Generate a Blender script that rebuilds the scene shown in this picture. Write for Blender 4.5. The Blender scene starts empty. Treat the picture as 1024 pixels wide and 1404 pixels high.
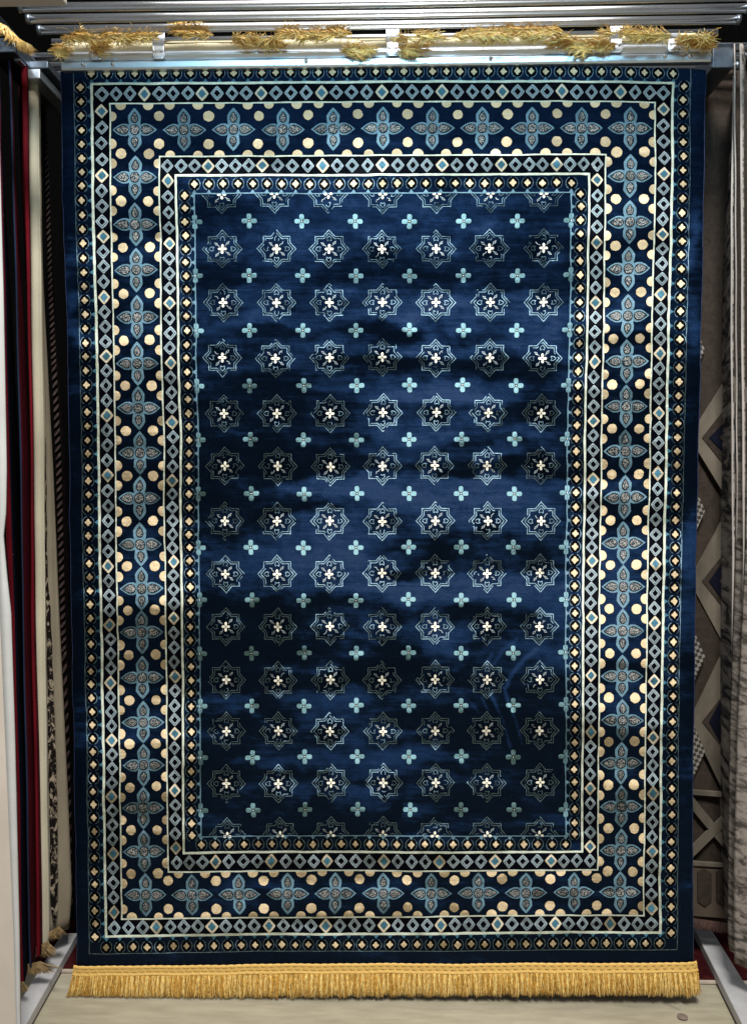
import bpy, math, random
import numpy as np
from mathutils import Vector, Matrix
random.seed(7); rng = np.random.RandomState(11)
S = bpy.context.scene; COL = S.collection
# ------------------------------------------------------------------ camera
FPX = 1150.0; EYE = Vector((0.0, -2.53, 1.668))
YAW = math.atan(33/FPX); PIT = math.atan(65/FPX)
cam = bpy.data.cameras.new('camera'); camo = bpy.data.objects.new('camera', cam); COL.objects.link(camo)
camo.location = EYE; camo.rotation_euler = (math.pi/2-PIT, 0, YAW)
cam.sensor_fit = 'VERTICAL'; cam.sensor_height = 36; cam.lens = FPX/1404*36
cam.clip_start = .05; cam.clip_end = 60
S.camera = camo
RM = camo.rotation_euler.to_matrix()
def P(px, py, Y=0.0):
    """point of the place seen at photo pixel (px,py) standing at depth Y"""
    d = RM @ Vector(((px-512)/FPX, (702-py)/FPX, -1.0))
    t = (Y-EYE.y)/d.y
    return EYE + d*t
def PZ(px, py, Z):
    d = RM @ Vector(((px-512)/FPX, (702-py)/FPX, -1.0))
    return EYE + d*((Z-EYE.z)/d.z)
RMn = np.array(RM)
def Pn(px, py, Y=0.0):
    d = np.stack([(px-512)/FPX, (702-py)/FPX, -np.ones_like(px)], -1) @ RMn.T
    t = (Y-EYE.y)/d[..., 1]
    return np.array(EYE)[None]*np.ones_like(d) + d*t[..., None]

# ------------------------------------------------------------------ helpers
def tag(o, label=None, cat=None, group=None, kind=None):
    if label: o['label'] = label
    if cat: o['category'] = cat
    if group: o['group'] = group
    if kind: o['kind'] = kind
    return o
def empty(name, loc):
    o = bpy.data.objects.new(name, None); o.empty_display_size = .1; o.location = loc; COL.objects.link(o)
    return o
class MB:
    def __init__(s): s.v = []; s.f = []; s.m = []; s.a = []
    def add(s, vs, fs, mi=0):
        b = len(s.v); s.v += [tuple(p) for p in vs]; s.f += [tuple(b+i for i in f) for f in fs]; s.m += [mi]*len(fs)
    def box(s, a, b, mi=0):
        x0, y0, z0 = a; x1, y1, z1 = b
        s.add([(x0,y0,z0),(x1,y0,z0),(x1,y1,z0),(x0,y1,z0),(x0,y0,z1),(x1,y0,z1),(x1,y1,z1),(x0,y1,z1)],
              [(0,3,2,1),(4,5,6,7),(0,1,5,4),(1,2,6,5),(2,3,7,6),(3,0,4,7)], mi)
    def tube(s, pts, r, n=8, mi=0, caps=True):
        pts = [Vector(p) for p in pts]; rs = r if isinstance(r, (list, tuple)) else [r]*len(pts)
        vs = []
        for i, p in enumerate(pts):
            t = (pts[min(i+1, len(pts)-1)]-pts[max(i-1, 0)]).normalized()
            up = Vector((0, 0, 1)) if abs(t.z) < .9 else Vector((0, 1, 0))
            a = t.cross(up).normalized(); b = a.cross(t)
            for k in range(n):
                g = 2*math.pi*k/n; vs.append(p+(a*math.cos(g)+b*math.sin(g))*rs[i])
        fs = [(i*n+k, i*n+(k+1)%n, (i+1)*n+(k+1)%n, (i+1)*n+k) for i in range(len(pts)-1) for k in range(n)]
        if caps: fs += [tuple(range(n))[::-1], tuple((len(pts)-1)*n+k for k in range(n))]
        s.add(vs, fs, mi)
    def extr(s, prof, x0, x1, nx=1, mi=0, wob=0):
        """profile of (y,z) points swept along x"""
        n = len(prof); vs = []
        for i in range(nx+1):
            x = x0+(x1-x0)*i/nx
            for y, z in prof: vs.append((x, y, z))
        fs = [(i*n+k, (i+1)*n+k, (i+1)*n+(k+1)%n, i*n+(k+1)%n) for i in range(nx) for k in range(n)]
        fs += [tuple(range(n)), tuple(nx*n+k for k in range(n))[::-1]]
        s.add(vs, fs, mi)
    def build(s, name, mats, parent=None, smooth=False, bevel=0, seg=2):
        me = bpy.data.meshes.new(name); me.from_pydata(s.v, [], s.f)
        for m in (mats if isinstance(mats, (list, tuple)) else [mats]): me.materials.append(m)
        me.polygons.foreach_set('material_index', s.m)
        if smooth: me.polygons.foreach_set('use_smooth', [True]*len(s.f))
        me.update()
        o = bpy.data.objects.new(name, me); COL.objects.link(o)
        if parent is not None:
            o.parent = parent; o.matrix_parent_inverse = Matrix.Translation(-parent.location)
        if bevel:
            bv = o.modifiers.new('bevel', 'BEVEL'); bv.width = bevel; bv.segments = seg; bv.limit_method = 'ANGLE'
        return o

# ------------------------------------------------------------------ materials
def mat(name):
    m = bpy.data.materials.new(name); m.use_nodes = True; nt = m.node_tree
    return m, nt, nt.nodes['Principled BSDF']
def N(nt, typ, **kw):
    n = nt.nodes.new(typ)
    for k, v in kw.items(): setattr(n, k, v)
    return n
def noise(nt, scale, sx=1, sy=1, sz=1, detail=4, rough=.6, dist=0):
    tc = N(nt, 'ShaderNodeTexCoord'); mp = N(nt, 'ShaderNodeMapping'); mp.inputs['Scale'].default_value = (sx, sy, sz)
    nz = N(nt, 'ShaderNodeTexNoise'); nz.inputs['Scale'].default_value = scale; nz.inputs['Detail'].default_value = detail
    nz.inputs['Roughness'].default_value = rough; nz.inputs['Distortion'].default_value = dist
    nt.links.new(tc.outputs['Object'], mp.inputs[0]); nt.links.new(mp.outputs[0], nz.inputs['Vector'])
    return nz
def ramp(nt, src, stops):
    r = N(nt, 'ShaderNodeValToRGB'); e = r.color_ramp.elements
    e[0].position, e[0].color = stops[0][0], (*stops[0][1], 1); e[1].position, e[1].color = stops[-1][0], (*stops[-1][1], 1)
    for p, c in stops[1:-1]:
        x = e.new(p); x.color = (*c, 1)
    nt.links.new(src, r.inputs[0]); return r
def c3(c, k): return tuple(min(1, x*k) for x in c)

def pile_mat(name, col, k=1.0, sheen=.3, stint=None, spec=.2, var=.25, rough=.6, fuzz=.18, bias=0, weft=.7):
    """cut pile: the fibres lean as the vertex attribute 'lean' says, so light and view decide how bright it looks"""
    m, nt, b = mat(name)
    nz = noise(nt, 260, 1, 1, 1.6, 3)
    r = ramp(nt, nz.outputs['Fac'], [(.3, c3(col, 1-var)), (.7, c3(col, 1+var))])
    nt.links.new(r.outputs[0], b.inputs['Base Color'])
    b.inputs['Roughness'].default_value = rough
    b.inputs['Specular IOR Level'].default_value = spec
    b.inputs['Sheen Roughness'].default_value = .45
    b.inputs['Sheen Tint'].default_value = (*(stint or c3(col, 3)), 1)
    at = N(nt, 'ShaderNodeAttribute'); at.attribute_name = 'lean'
    ge = N(nt, 'ShaderNodeNewGeometry')
    nv = noise(nt, 420, 1, 1, 2.2, 2)
    sub = N(nt, 'ShaderNodeVectorMath', operation='SUBTRACT'); sub.inputs[1].default_value = (.5, .5, .5)
    nt.links.new(nv.outputs['Color'], sub.inputs[0])
    fz = N(nt, 'ShaderNodeVectorMath', operation='SCALE'); fz.inputs['Scale'].default_value = fuzz*4; nt.links.new(sub.outputs[0], fz.inputs[0])
    sc = N(nt, 'ShaderNodeVectorMath', operation='SCALE'); sc.inputs['Scale'].default_value = k; nt.links.new(at.outputs['Vector'], sc.inputs[0])
    a0 = N(nt, 'ShaderNodeVectorMath', operation='ADD'); a0.inputs[1].default_value = (0, 0, bias); nt.links.new(ge.outputs['Normal'], a0.inputs[0])
    a1 = N(nt, 'ShaderNodeVectorMath', operation='ADD'); nt.links.new(a0.outputs[0], a1.inputs[0]); nt.links.new(sc.outputs[0], a1.inputs[1])
    a2 = N(nt, 'ShaderNodeVectorMath', operation='ADD'); nt.links.new(a1.outputs[0], a2.inputs[0]); nt.links.new(fz.outputs[0], a2.inputs[1])
    wf = noise(nt, 1, 9, 1, 260, 3, .7); w1 = N(nt, 'ShaderNodeMath', operation='SUBTRACT'); w1.inputs[1].default_value = .5; nt.links.new(wf.outputs['Fac'], w1.inputs[0])
    w2 = N(nt, 'ShaderNodeMath', operation='MULTIPLY'); w2.inputs[1].default_value = weft; nt.links.new(w1.outputs[0], w2.inputs[0])
    cx = N(nt, 'ShaderNodeCombineXYZ'); nt.links.new(w2.outputs[0], cx.inputs['Z'])
    a3 = N(nt, 'ShaderNodeVectorMath', operation='ADD'); nt.links.new(a2.outputs[0], a3.inputs[0]); nt.links.new(cx.outputs[0], a3.inputs[1])
    nn = N(nt, 'ShaderNodeVectorMath', operation='NORMALIZE'); nt.links.new(a3.outputs[0], nn.inputs[0])
    nt.links.new(nn.outputs[0], b.inputs['Normal'])
    # the fuzz glows more where fibres lie on their side
    sx = N(nt, 'ShaderNodeSeparateXYZ'); nt.links.new(at.outputs['Vector'], sx.inputs[0])
    mr = N(nt, 'ShaderNodeMapRange'); mr.inputs['From Min'].default_value = -.35; mr.inputs['From Max'].default_value = .8
    mr.inputs['To Min'].default_value = 0; mr.inputs['To Max'].default_value = sheen
    nt.links.new(sx.outputs['Z'], mr.inputs['Value']); nt.links.new(mr.outputs[0], b.inputs['Sheen Weight'])
    return m
NAVY = (.0050, .0180, .055)
PM = [
 pile_mat('pile_navy', NAVY, 1.15, .16, (.06, .26, .72), .05, .45, bias=-.53, weft=1.1, fuzz=.24),                 #0
 pile_mat('pile_black', (.0011, .0018, .0045), .8, .01, (.1, .16, .4), .03, .3),  #1
 pile_mat('pile_cream', (.67, .54, .35), .95, .12, (1, .88, .7), .15, .2),        #2
 pile_mat('pile_pale', (.56, .62, .53), .75, .15, (.8, 1, .9), .15, .25),           #3 lines
 pile_mat('pile_teal', (.050, .155, .225), .9, .12, (.4, .85, 1), .15, .3),       #4 deep teal centres
 pile_mat('pile_steel', (.115, .215, .285), .9, .15, (.6, .9, 1), .15, .25),         #5 flower outline
 pile_mat('pile_grey', (.285, .34, .37), .85, .2, (.7, .9, 1), .15, .35),          #6 diamonds
 pile_mat('pile_white', (.84, .82, .70), .6, .2, (1, 1, .9), .15, .12),           #7
 pile_mat('pile_outline', (.21, .34, .43), 1.5, .25, (.6, .85, 1), .15, .7, bias=-.50),        #8 thin figure lines
]
# speckled lurex-like centres of the petals
def speckle():
    m = pile_mat('pile_speckle', (.3, .3, .28), .75, .4, (.9, .95, 1), .3, .2)
    nt = m.node_tree; b = nt.nodes['Principled BSDF']
    nz = noise(nt, 330, 1, 1, 1, 2, .5)
    r = ramp(nt, nz.outputs['Fac'], [(.46, (.012, .022, .035)), (.62, (.34, .34, .32))])
    nt.links.new(r.outputs[0], b.inputs['Base Color']); return m
PM.append(speckle())                                                              #9

def simple(name, col, rough=.6, metal=0, spec=.5, var=.15, scale=30, sx=1, sy=1, sz=1, bump=0, bscale=200, coat=0):
    m, nt, b = mat(name)
    nz = noise(nt, scale, sx, sy, sz)
    r = ramp(nt, nz.outputs['Fac'], [(.3, c3(col, 1-var)), (.7, c3(col, 1+var))])
    nt.links.new(r.outputs[0], b.inputs['Base Color'])
    b.inputs['Roughness'].default_value = rough; b.inputs['Metallic'].default_value = metal
    b.inputs['Specular IOR Level'].default_value = spec; b.inputs['Coat Weight'].default_value = coat
    if bump:
        nb = noise(nt, bscale, sx, sy, sz, 3); bp = N(nt, 'ShaderNodeBump'); bp.inputs['Strength'].default_value = bump; bp.inputs['Distance'].default_value = .002
        nt.links.new(nb.outputs['Fac'], bp.inputs['Height']); nt.links.new(bp.outputs[0], b.inputs['Normal'])
    return m
M_alu = simple('brushed_aluminium', (.66, .72, .78), .36, 1, var=.06, scale=40, sx=.08)
M_chrome = simple('chromed_steel', (.78, .79, .80), .27, 1, var=.04, scale=12, sx=.2)
M_darkmetal = simple('dark_bracket_metal', (.16, .19, .23), .4, 1, var=.2)
M_screw = simple('screw_steel', (.75, .78, .8), .22, 1)
M_white = simple('white_painted_steel', (.40, .40, .41), .45, var=.2, scale=6, bump=.05)
M_gold = simple('gold_fringe_thread', (.52, .29, .055), .3, 0, .6, var=.35, scale=120, sx=1)
M_goldband = simple('gold_fringe_band', (.72, .46, .13), .45, 0, .5, var=.22, scale=260, sz=3, bump=.6, bscale=500)
M_goldtop = simple('gold_fringe_thread_top', (.92, .50, .13), .28, 0, 1.0, var=.35, scale=120)
M_dullgold = simple('dull_gold_thread', (.30, .21, .10), .5, 0, .4, var=.45, scale=90)
M_palewarp = simple('pale_warp_cloth', (.62, .56, .38), .7, var=.15, scale=90, sx=6, bump=.4)

# ------------------------------------------------------------------ the rug: measured lattice
VK = [95, 200, 420, 710, 1000, 1140, 1290, 1320]
XT = { # u : x at each VK
 95.6:[83,84.5,91,95.6,100.5,103,105,105], 114:[101.5,103.5,109,114,119.5,121.5,123,123.3], 122.5:[111,113,117,122.5,127.5,130,131.3,131.5],
 137.5:[126,128,132.5,137.5,142.5,144.5,146.5,146.8], 149:[139.5,141,144.5,149,154,156,158,158.3], 160:[151,152.5,156,160,164.5,167,168,168.3],
 193:[185,186,189,193,197,199,201,201], 226.5:[218,219.6,222,226.5,229.5,231.5,232.5,233], 237.5:[230,231,234,237.5,240,242,243.3,243.5],
 249:[241,242,245,249,251.5,253,254,254], 259:[251,252,255,259,261.5,263,264,264], 273:[266,266.7,269,273,275,277,278,278],
 775.5:[784,783,780.5,775.5,774.5,774,773,773], 788:[797,796,794,788,786.5,786,785,785], 799.5:[808,807.3,804.5,799.5,797.5,796.5,796,796],
 810.5:[819,818.5,815,810.5,808,807.5,806.5,806.5], 822:[830,829,827,822,819.5,818.5,817.5,817.5], 854.5:[864,863,859.5,854.5,851.5,850.5,849,849],
 888:[897,896.5,893,888,884,882.5,880.5,880], 898.5:[909,908,905,898.5,894.5,893.5,891,891], 910:[921.3,920,915.5,910,906,904.5,903,903],
 925:[935.5,934.5,931,925,921.5,919.5,917.5,917], 934:[945,944,940.5,934,930,929,926.5,926], 955:[967,964.5,961,955,952,950,949.7,949.7]}
UK = np.array(sorted(XT)); XA = np.array([XT[u] for u in sorted(XT)])     # (nu, nv)
def smoothfine(vals):   # cubic through the knots
    vk = np.array(VK, float); vals = np.array(vals, float)
    m = np.gradient(vals, vk); fine = np.arange(80, 1340, 4.0); out = []
    for v in fine:
        i = int(np.clip(np.searchsorted(vk, v)-1, 0, len(vk)-2)); h = vk[i+1]-vk[i]; t = np.clip((v-vk[i])/h, 0, 1)
        out.append((2*t**3-3*t**2+1)*vals[i]+(t**3-2*t**2+t)*h*m[i]+(-2*t**3+3*t**2)*vals[i+1]+(t**3-t**2)*h*m[i+1])
    return fine, np.array(out)
VF = smoothfine(XA[0])[0]; XF = np.array([smoothfine(r)[1] for r in XA])
def vnoise(x, y, seed):
    r = np.random.RandomState(seed); G = r.rand(128, 128)
    xi = np.floor(x).astype(int); yi = np.floor(y).astype(int); fx = x-xi; fy = y-yi
    fx = fx*fx*(3-2*fx); fy = fy*fy*(3-2*fy)
    g = lambda a, b: G[a % 128, b % 128]
    return (g(xi, yi)*(1-fx)+g(xi+1, yi)*fx)*(1-fy)+(g(xi, yi+1)*(1-fx)+g(xi+1, yi+1)*fx)*fy-.5
def fbm(x, y, seed, o=4):
    s = 0; a = 1
    for k in range(o): s = s+a*vnoise(x*2**k+k*17.3, y*2**k+k*9.1, seed+k); a *= .55
    return s
DYU = np.array([95, 137, 220, 310, 520, 740, 830, 910, 955])
DYT = np.array([5, 4.2, 3, 2.6, 0, .2, .8, 2.6, 3]); DYM = np.array([2, 1.6, .8, .4, 0, -.6, -1, -1.6, -1.8]); DYB = np.array([4.2, 4, 2.8, 2.2, 0, -1.9, -2.2, -2, -2])
def WXY(u, v):
    u = np.asarray(u, float); v = np.asarray(v, float)
    iv = np.clip((v-80)/4.0, 0, XF.shape[1]-1.001); i0 = iv.astype(int); tv = iv-i0
    iu = np.clip(np.searchsorted(UK, u)-1, 0, len(UK)-2); tu = (u-UK[iu])/(UK[iu+1]-UK[iu])
    A = XF[iu, i0]*(1-tv)+XF[iu, i0+1]*tv; B = XF[iu+1, i0]*(1-tv)+XF[iu+1, i0+1]*tv
    x = A*(1-tu)+B*tu
    ft = np.interp(v, [95, 260], [1, 0]); fb = np.interp(v, [1100, 1290], [0, 1])
    y = v+np.interp(u, DYU, DYT)*ft+np.interp(u, DYU, DYB)*fb+np.interp(u, DYU, DYM)*(1-ft-fb)
    x = x+1.7*fbm(u/110, v/55, 50, 3)+.7*fbm(u/30, v/16, 60, 2)
    y = y+1.3*fbm(u/90, v/90, 70, 3)+.6*fbm(u/20, v/40, 80, 2)
    return x, y
def depth(u, v):
    """soft waves of the hanging cloth, metres towards the viewer"""
    e = np.clip((v-95)/160, 0, 1)
    w = .010*fbm(u/420, v/130, 90, 3)+.006*fbm(u/160, v/300, 95, 2)
    ed = np.minimum(u-95.6, 955-u); curl = -.010*np.exp(-ed/9.0)
    return w*e+curl
def lean_shade_px(px, py):
    """how far the fibres lean upward (+) or downward (-), brushed by hands and by hanging, with light and shade by area worked in"""
    px = np.asarray(px, float); py = np.asarray(py, float)
    wx = px+26*fbm(px/90, py/60, 30, 3)+14*fbm(px/22, py/16, 35, 3); wy = py+14*fbm(px/70, py/40, 33, 3)+7*fbm(px/20, py/14, 37, 3)
    a = fbm(wx/230, wy/42, 1, 4); b = fbm(wx/75, wy/24, 9, 3); c = fbm(px/300, py/240, 19, 2)
    d = fbm(wx/40, wy/15, 14, 4)
    t = .95*np.tanh(3.4*a)*.48+.5*b+.45*c+.46*d
    fine = fbm(px/90, py/3.2, 23, 3)*.30+fbm(px/8, py/5, 27, 3)*.28
    g = lambda cx, cy, rx, ry, am, rot=0: am*np.exp(-((((wx-cx)*math.cos(rot)+(wy-cy)*math.sin(rot))/rx)**2)**1.3-(((-(wx-cx)*math.sin(rot)+(wy-cy)*math.cos(rot))/ry)**2)**1.3)
    s = 0
    for q in BLOBS: s = s+g(*q)
    ctr = np.exp(-((px-540)/330)**2-((py-730)/380)**2)
    t = t*(.75+.5*ctr)+s*.75-.46*np.clip((330-py)/200, 0, 1)+.66*ctr-.44+.14*np.clip((py-820)/250, 0, 1)  # shade worked into the lean: top and border darker, centre and foot lighter
    t = np.tanh(t*1.1)*.9
    for pts, wd, am in STREAKS:
        dmin = np.full(px.shape, 1e9)
        for (x0, y0), (x1, y1) in zip(pts[:-1], pts[1:]):
            L = (x1-x0)**2+(y1-y0)**2; q = np.clip(((px-x0)*(x1-x0)+(py-y0)*(y1-y0))/L, 0, 1)
            dmin = np.minimum(dmin, np.hypot(px-x0-q*(x1-x0), py-y0-q*(y1-y0)))
        t = t+1.35*am*np.exp(-(dmin/wd)**2)
    return np.clip(t+fine, -.85, .95)
BLOBS = [(521,447,34,9,-1.6),(559,458,20,6,-1.4),(534,495,62,7,-1.5),(548,478,60,8,.9),(655,505,60,16,-1.1),(742,520,36,20,-1.1),
 (590,545,75,17,.9),(630,430,60,10,.6),(556,600,62,14,.9),(600,640,190,12,-1.2),(350,640,90,10,-.8),(524,678,62,14,.9),(420,760,110,26,.55),(500,802,110,18,.9),
 (590,808,60,14,.8),(680,802,90,17,1.0),(554,782,44,6,-1.5),(612,757,16,9,-1.4),(670,775,24,7,-1.1),(300,882,66,15,-1.4),(360,890,30,12,-.9),(546,908,34,42,-1.4),(488,929,34,12,-1.3),
 (666,880,44,13,-1.1),(700,852,52,14,-.9),(640,835,50,9,-.6),(738,1010,40,24,-1.0),(285,1050,40,14,-1),(529,1108,9,14,-1.5),(380,965,12,22,-.8),
 (105,420,12,60,.9),(103,560,12,40,.5),(165,858,85,16,-1.7),(106,860,14,20,-1.3),(180,305,70,18,-.8),(200,1110,50,14,-.9),(180,430,70,14,-.3),
 (190,760,70,50,.6),(190,1010,80,60,.45),(860,470,60,10,-1.0),(870,330,60,14,-.5),(850,400,60,18,.6),(850,800,70,60,.45),(855,915,50,9,-.9),
 (955,330,10,40,1.0),(948,520,10,24,-1),(945,640,10,14,-1),(944,760,14,60,1.0),(942,905,10,10,-1.3),(942,980,10,14,-1.2),(940,1100,14,70,.5),(946,450,12,50,.6),
 (640,590,50,10,.7),(700,600,40,12,.5),(730,560,30,20,-.9),(450,500,60,10,.4),(420,470,90,10,.4),(300,520,60,12,.45),(330,600,60,8,.5),(400,700,60,10,-.5),
 (640,1100,120,12,.3),(480,1010,150,12,-.4),(400,1080,200,10,.4),(700,640,80,14,-.6),(920,600,14,16,.9),(860,1010,60,12,-.8),(850,690,60,14,-.6),
 (100,1070,14,16,-1.2),(110,1250,30,24,-.8),(400,1312,60,8,-.7),(600,1312,30,8,.4),(150,1300,30,12,-.7)]
def zz(x, y): return (560+x/4.386, 740+y/4.386)
STREAKS = [([zz(500,690),zz(470,740)],2.2,.55),([zz(650,600),zz(570,660),zz(510,745)],2.2,.5),
 ([zz(770,655),zz(690,720),zz(640,780),zz(600,840),zz(590,880)],2.4,.7),([zz(575,890),zz(600,990),zz(640,1080),zz(665,1170),zz(680,1220)],2.6,.7),
 ([zz(440,950),zz(480,1030)],2,.45),([zz(495,930),zz(530,1010),zz(565,1080),zz(590,1170),zz(612,1250)],2.6,.65),([zz(380,985),zz(420,1040)],1.8,.4)]

class RugMB:
    def __init__(s): s.V = []; s.F = []; s.M = []; s.n = 0; s.U = []; s.H = []; s.J = []
    def add(s, uv, faces, mi, h):
        uv = np.asarray(uv, float).reshape(-1, 2); b = s.n
        s.U.append(uv); s.H.append(np.full(len(uv), h)); s.n += len(uv)
        if h > 0 and len(uv) < 90:
            # each tuft bulges: its upper rim faces up, its lower rim down, and each was brushed a little differently
            cy = uv[:, 1].mean(); hh = max(2.0, np.ptp(uv[:, 1])/2); s.J.append(random.gauss(0, .13)+.11*(cy-uv[:, 1])/hh)
        else: s.J.append(np.zeros(len(uv)))
        s.F += [tuple(b+i for i in f) for f in faces]; s.M += [mi]*len(faces)
R = RugMB()
def fan(pts, c, mi, h):
    n = len(pts); R.add([c]+list(pts), [(0, 1+(i+1) % n, 1+i) for i in range(n)], mi, h)
def line(pts, w, mi, h, closed=False, step=None, vary=0):
    pts = [np.array(p, float) for p in pts]
    if closed: pts = pts+[pts[0]]
    if step:
        q = []
        for a, b in zip(pts[:-1], pts[1:]):
            k = max(1, int(np.hypot(*(b-a))/step))
            q += [a+(b-a)*i/k for i in range(k)]
        pts = q+[pts[-1]]
    L = []; n = len(pts)
    for i, p in enumerate(pts):
        if closed and (i == 0 or i == n-1): a, b = pts[-2], pts[1]
        else: a, b = pts[max(i-1, 0)], pts[min(i+1, n-1)]
        d0 = (p-a); d1 = (b-p)
        d0 = d0/np.hypot(*d0) if np.hypot(*d0) > 0 else d1/np.hypot(*d1); d1 = d1/np.hypot(*d1) if np.hypot(*d1) > 0 else d0
        t = d0+d1; t = t/max(np.hypot(*t), 1e-6); nn = np.array([-t[1], t[0]])
        ww = w/2/max(.55, abs(np.dot(t, d1)))
        if vary: ww *= 1+vary*(random.random()-.5)
        L += [p-nn*ww, p+nn*ww]
    R.add(L, [(2*i, 2*i+1, 2*i+3, 2*i+2) for i in range(n-1)], mi, h)
def circ(c, rx, ry, n=14, ph=0, j=.0):
    return [(c[0]+rx*math.cos(2*math.pi*k/n+ph)*(1+random.uniform(-j, j)), c[1]+ry*math.sin(2*math.pi*k/n+ph)*(1+random.uniform(-j, j))) for k in range(n)]
H1, H2, H3, H4 = .0008, .0015, .0021, .0027
# base pile as one sheet
us = np.unique(np.concatenate([np.linspace(95.6, 955, 330), UK])); vs_ = np.linspace(92, 1322, 440)
UU, VV = np.meshgrid(us, vs_); nu, nv = len(us), len(vs_)
L1, L2, L3, L4, L5 = 137.5, 160, 226.5, 249, 273
R1, R2, R3, R4, R5 = 910, 888, 822, 799.5, 775.5
T1, T2, T3, T4, T5 = 113, 140.5, 213.6, 240, 265
B1, B2, B3, B4, B5 = 1279, 1256, 1193, 1167.5, 1145.5
BO = 1302.8
grid = [(r*nu+c, r*nu+c+1, (r+1)*nu+c+1, (r+1)*nu+c) for r in range(nv-1) for c in range(nu-1)]
R.add(np.stack([UU.ravel(), VV.ravel()], 1), grid, 0, 0)
# black grounds of the two lozenge bands, as strips that follow the cloth
def band(u0, u1, v0, v1, mi, h, st=6):
    a = np.linspace(u0, u1, max(2, int(abs(u1-u0)/st)+1)); b = np.linspace(v0, v1, max(2, int(abs(v1-v0)/st)+1))
    A, B = np.meshgrid(a, b); k = len(a)
    R.add(np.stack([A.ravel(), B.ravel()], 1), [(r*k+c, r*k+c+1, (r+1)*k+c+1, (r+1)*k+c) for r in range(len(b)-1) for c in range(k-1)], mi, h)
for (a, b, c, d, e, f, g_, h_) in ((L1, R1, T1, B1, L2, R2, T2, B2), (L3, R3, T3, B3, L4, R4, T4, B4)):
    band(a, b, c, g_, 1, H1); band(a, b, h_, d, 1, H1); band(a, e, g_, h_, 1, H1); band(f, b, g_, h_, 1, H1)
def rect(u0, u1, v0, v1, w, mi, h, vary=.3): line([(u0, v0), (u1, v0), (u1, v1), (u0, v1)], w, mi, h, True, 5, vary)
rect(L1, R1, T1, B1, 3.3, 3, H3); rect(L2, R2, T2, B2, 1.9, 3, H3); rect(L3, R3, T3, B3, 1.9, 3, H3); rect(L4, R4, T4, B4, 3.0, 3, H3)
rect(L5, R5, T5, B5, 1.5, 5, H3)
line([(114, 92), (114, BO), (934, BO), (934, 92)], .9, 8, H2, False, 5, .6)
# lozenges
def loz(c, hw, hh, special):
    j = lambda: random.uniform(-.35, .35)
    jx, jy = random.uniform(-.5, .5), random.uniform(-.4, .4); c = (c[0]+jx, c[1]+jy)
    hw *= random.uniform(.94, 1.05); hh *= random.uniform(.95, 1.03)
    def dia(k):
        P4 = [(c[0], c[1]-hh*k), (c[0]+hw*k, c[1]), (c[0], c[1]+hh*k), (c[0]-hw*k, c[1])]; out = []
        for a, b in zip(P4, P4[1:]+P4[:1]):
            out.append((a[0]*.94+b[0]*.06+j()*.4, a[1]*.94+b[1]*.06)); out.append(((a[0]+b[0])/2*1.04-c[0]*.04+j(), (a[1]+b[1])/2*1.04-c[1]*.04+j())); out.append((a[0]*.06+b[0]*.94, a[1]*.06+b[1]*.94+j()*.4))
        return out
    o = dia(.97); i = dia(.46 if not special else .60)
    n = len(o); R.add(o+i, [(k, (k+1) % n, n+(k+1) % n, n+k) for k in range(n)], 12 if special else 6, H2)
    if special: fan(i, c, 4, H2)
    else:
        # the ring is woven in two tones
        m_ = dia(.74); m2 = dia(.66); R.add(m_+m2, [(k, (k+1) % n, n+(k+1) % n, n+k) for k in range(n)], 4, H3)
def idx_pos(knots, n):
    xs = [k for k, _ in knots]; ys = [p for _, p in knots]
    return [float(np.interp(i, xs, ys)) for i in range(n)]
def uof(x, v):   # canonical u of an image x on row v
    lo, hi = 95.6, 955.0
    for _ in range(40):
        m = (lo+hi)/2
        iv = (v-80)/4.0; col = [XF[k][int(iv)] for k in range(len(UK))]
        if np.interp(m, UK, col) < x: lo = m
        else: hi = m
    return lo
top_o = [(0,140.6),(3,198.8),(7,277.2),(11,358),(15,441),(19,523),(23,606),(27,689),(31,770.5),(35,849.4),(38,908.3)]
bot_o = [(0,158),(3,215.4),(7,290.6),(11,369),(15,447),(19,525.6),(23,604),(27,682),(31,760),(35,835.4),(38,891)]
top_i = [(0,231),(3,286),(7,360),(11,442),(15,524),(19,606),(23,688),(27,762.7),(30,818)]
bot_i = [(0,243.5),(3,296.2),(7,372.5),(11,449),(15,525.6),(19,602),(23,678),(27,753.8),(30,807)]
lef_o = [(0,129),(1,150.5),(5,240.3),(9,323.5),(13,406),(17,487),(21,568),(25,651),(31,775),(35,855.5),(39,934.8),(43,1013.3),(47,1090),(51,1167),(55,1246.3),(56,1266)]
lef_i = [(0,226.5),(1,247.5),(5,334),(9,416),(13,497),(17,578),(21,658.3),(27,769.2),(31,847.4),(35,926.5),(39,1005),(43,1082),(47,1161),(48,1180)]
for kn, n, v in ((top_o, 39, 127), (bot_o, 39, 1267.5)):
    for i, x in enumerate(idx_pos(kn, n)): loz((uof(x, v), v), 9.6, 11.2, i % 4 == 3)
for kn, n, v in ((top_i, 31, 226.8), (bot_i, 31, 1180.3)):
    for i, x in enumerate(idx_pos(kn, n)): loz((uof(x, v), v), 9.3, 10.6, i % 4 == 3)
spo = {1,5,9,13,17,21,25,31,35,39,43,47,51,55}; spi = {1,5,9,13,17,21,27,31,35,39,43,47}
for i, v in enumerate(idx_pos(lef_o, 57)):
    if 0 < i < 56:
        for u in (149, 898.8): loz((u, v), 8.9, 10.6, i in spo)
for i, v in enumerate(idx_pos(lef_i, 49)):
    if 0 < i < 48:
        for u in (237.7, 810.7): loz((u, v), 8.9, 10.3, i in spi)
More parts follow.
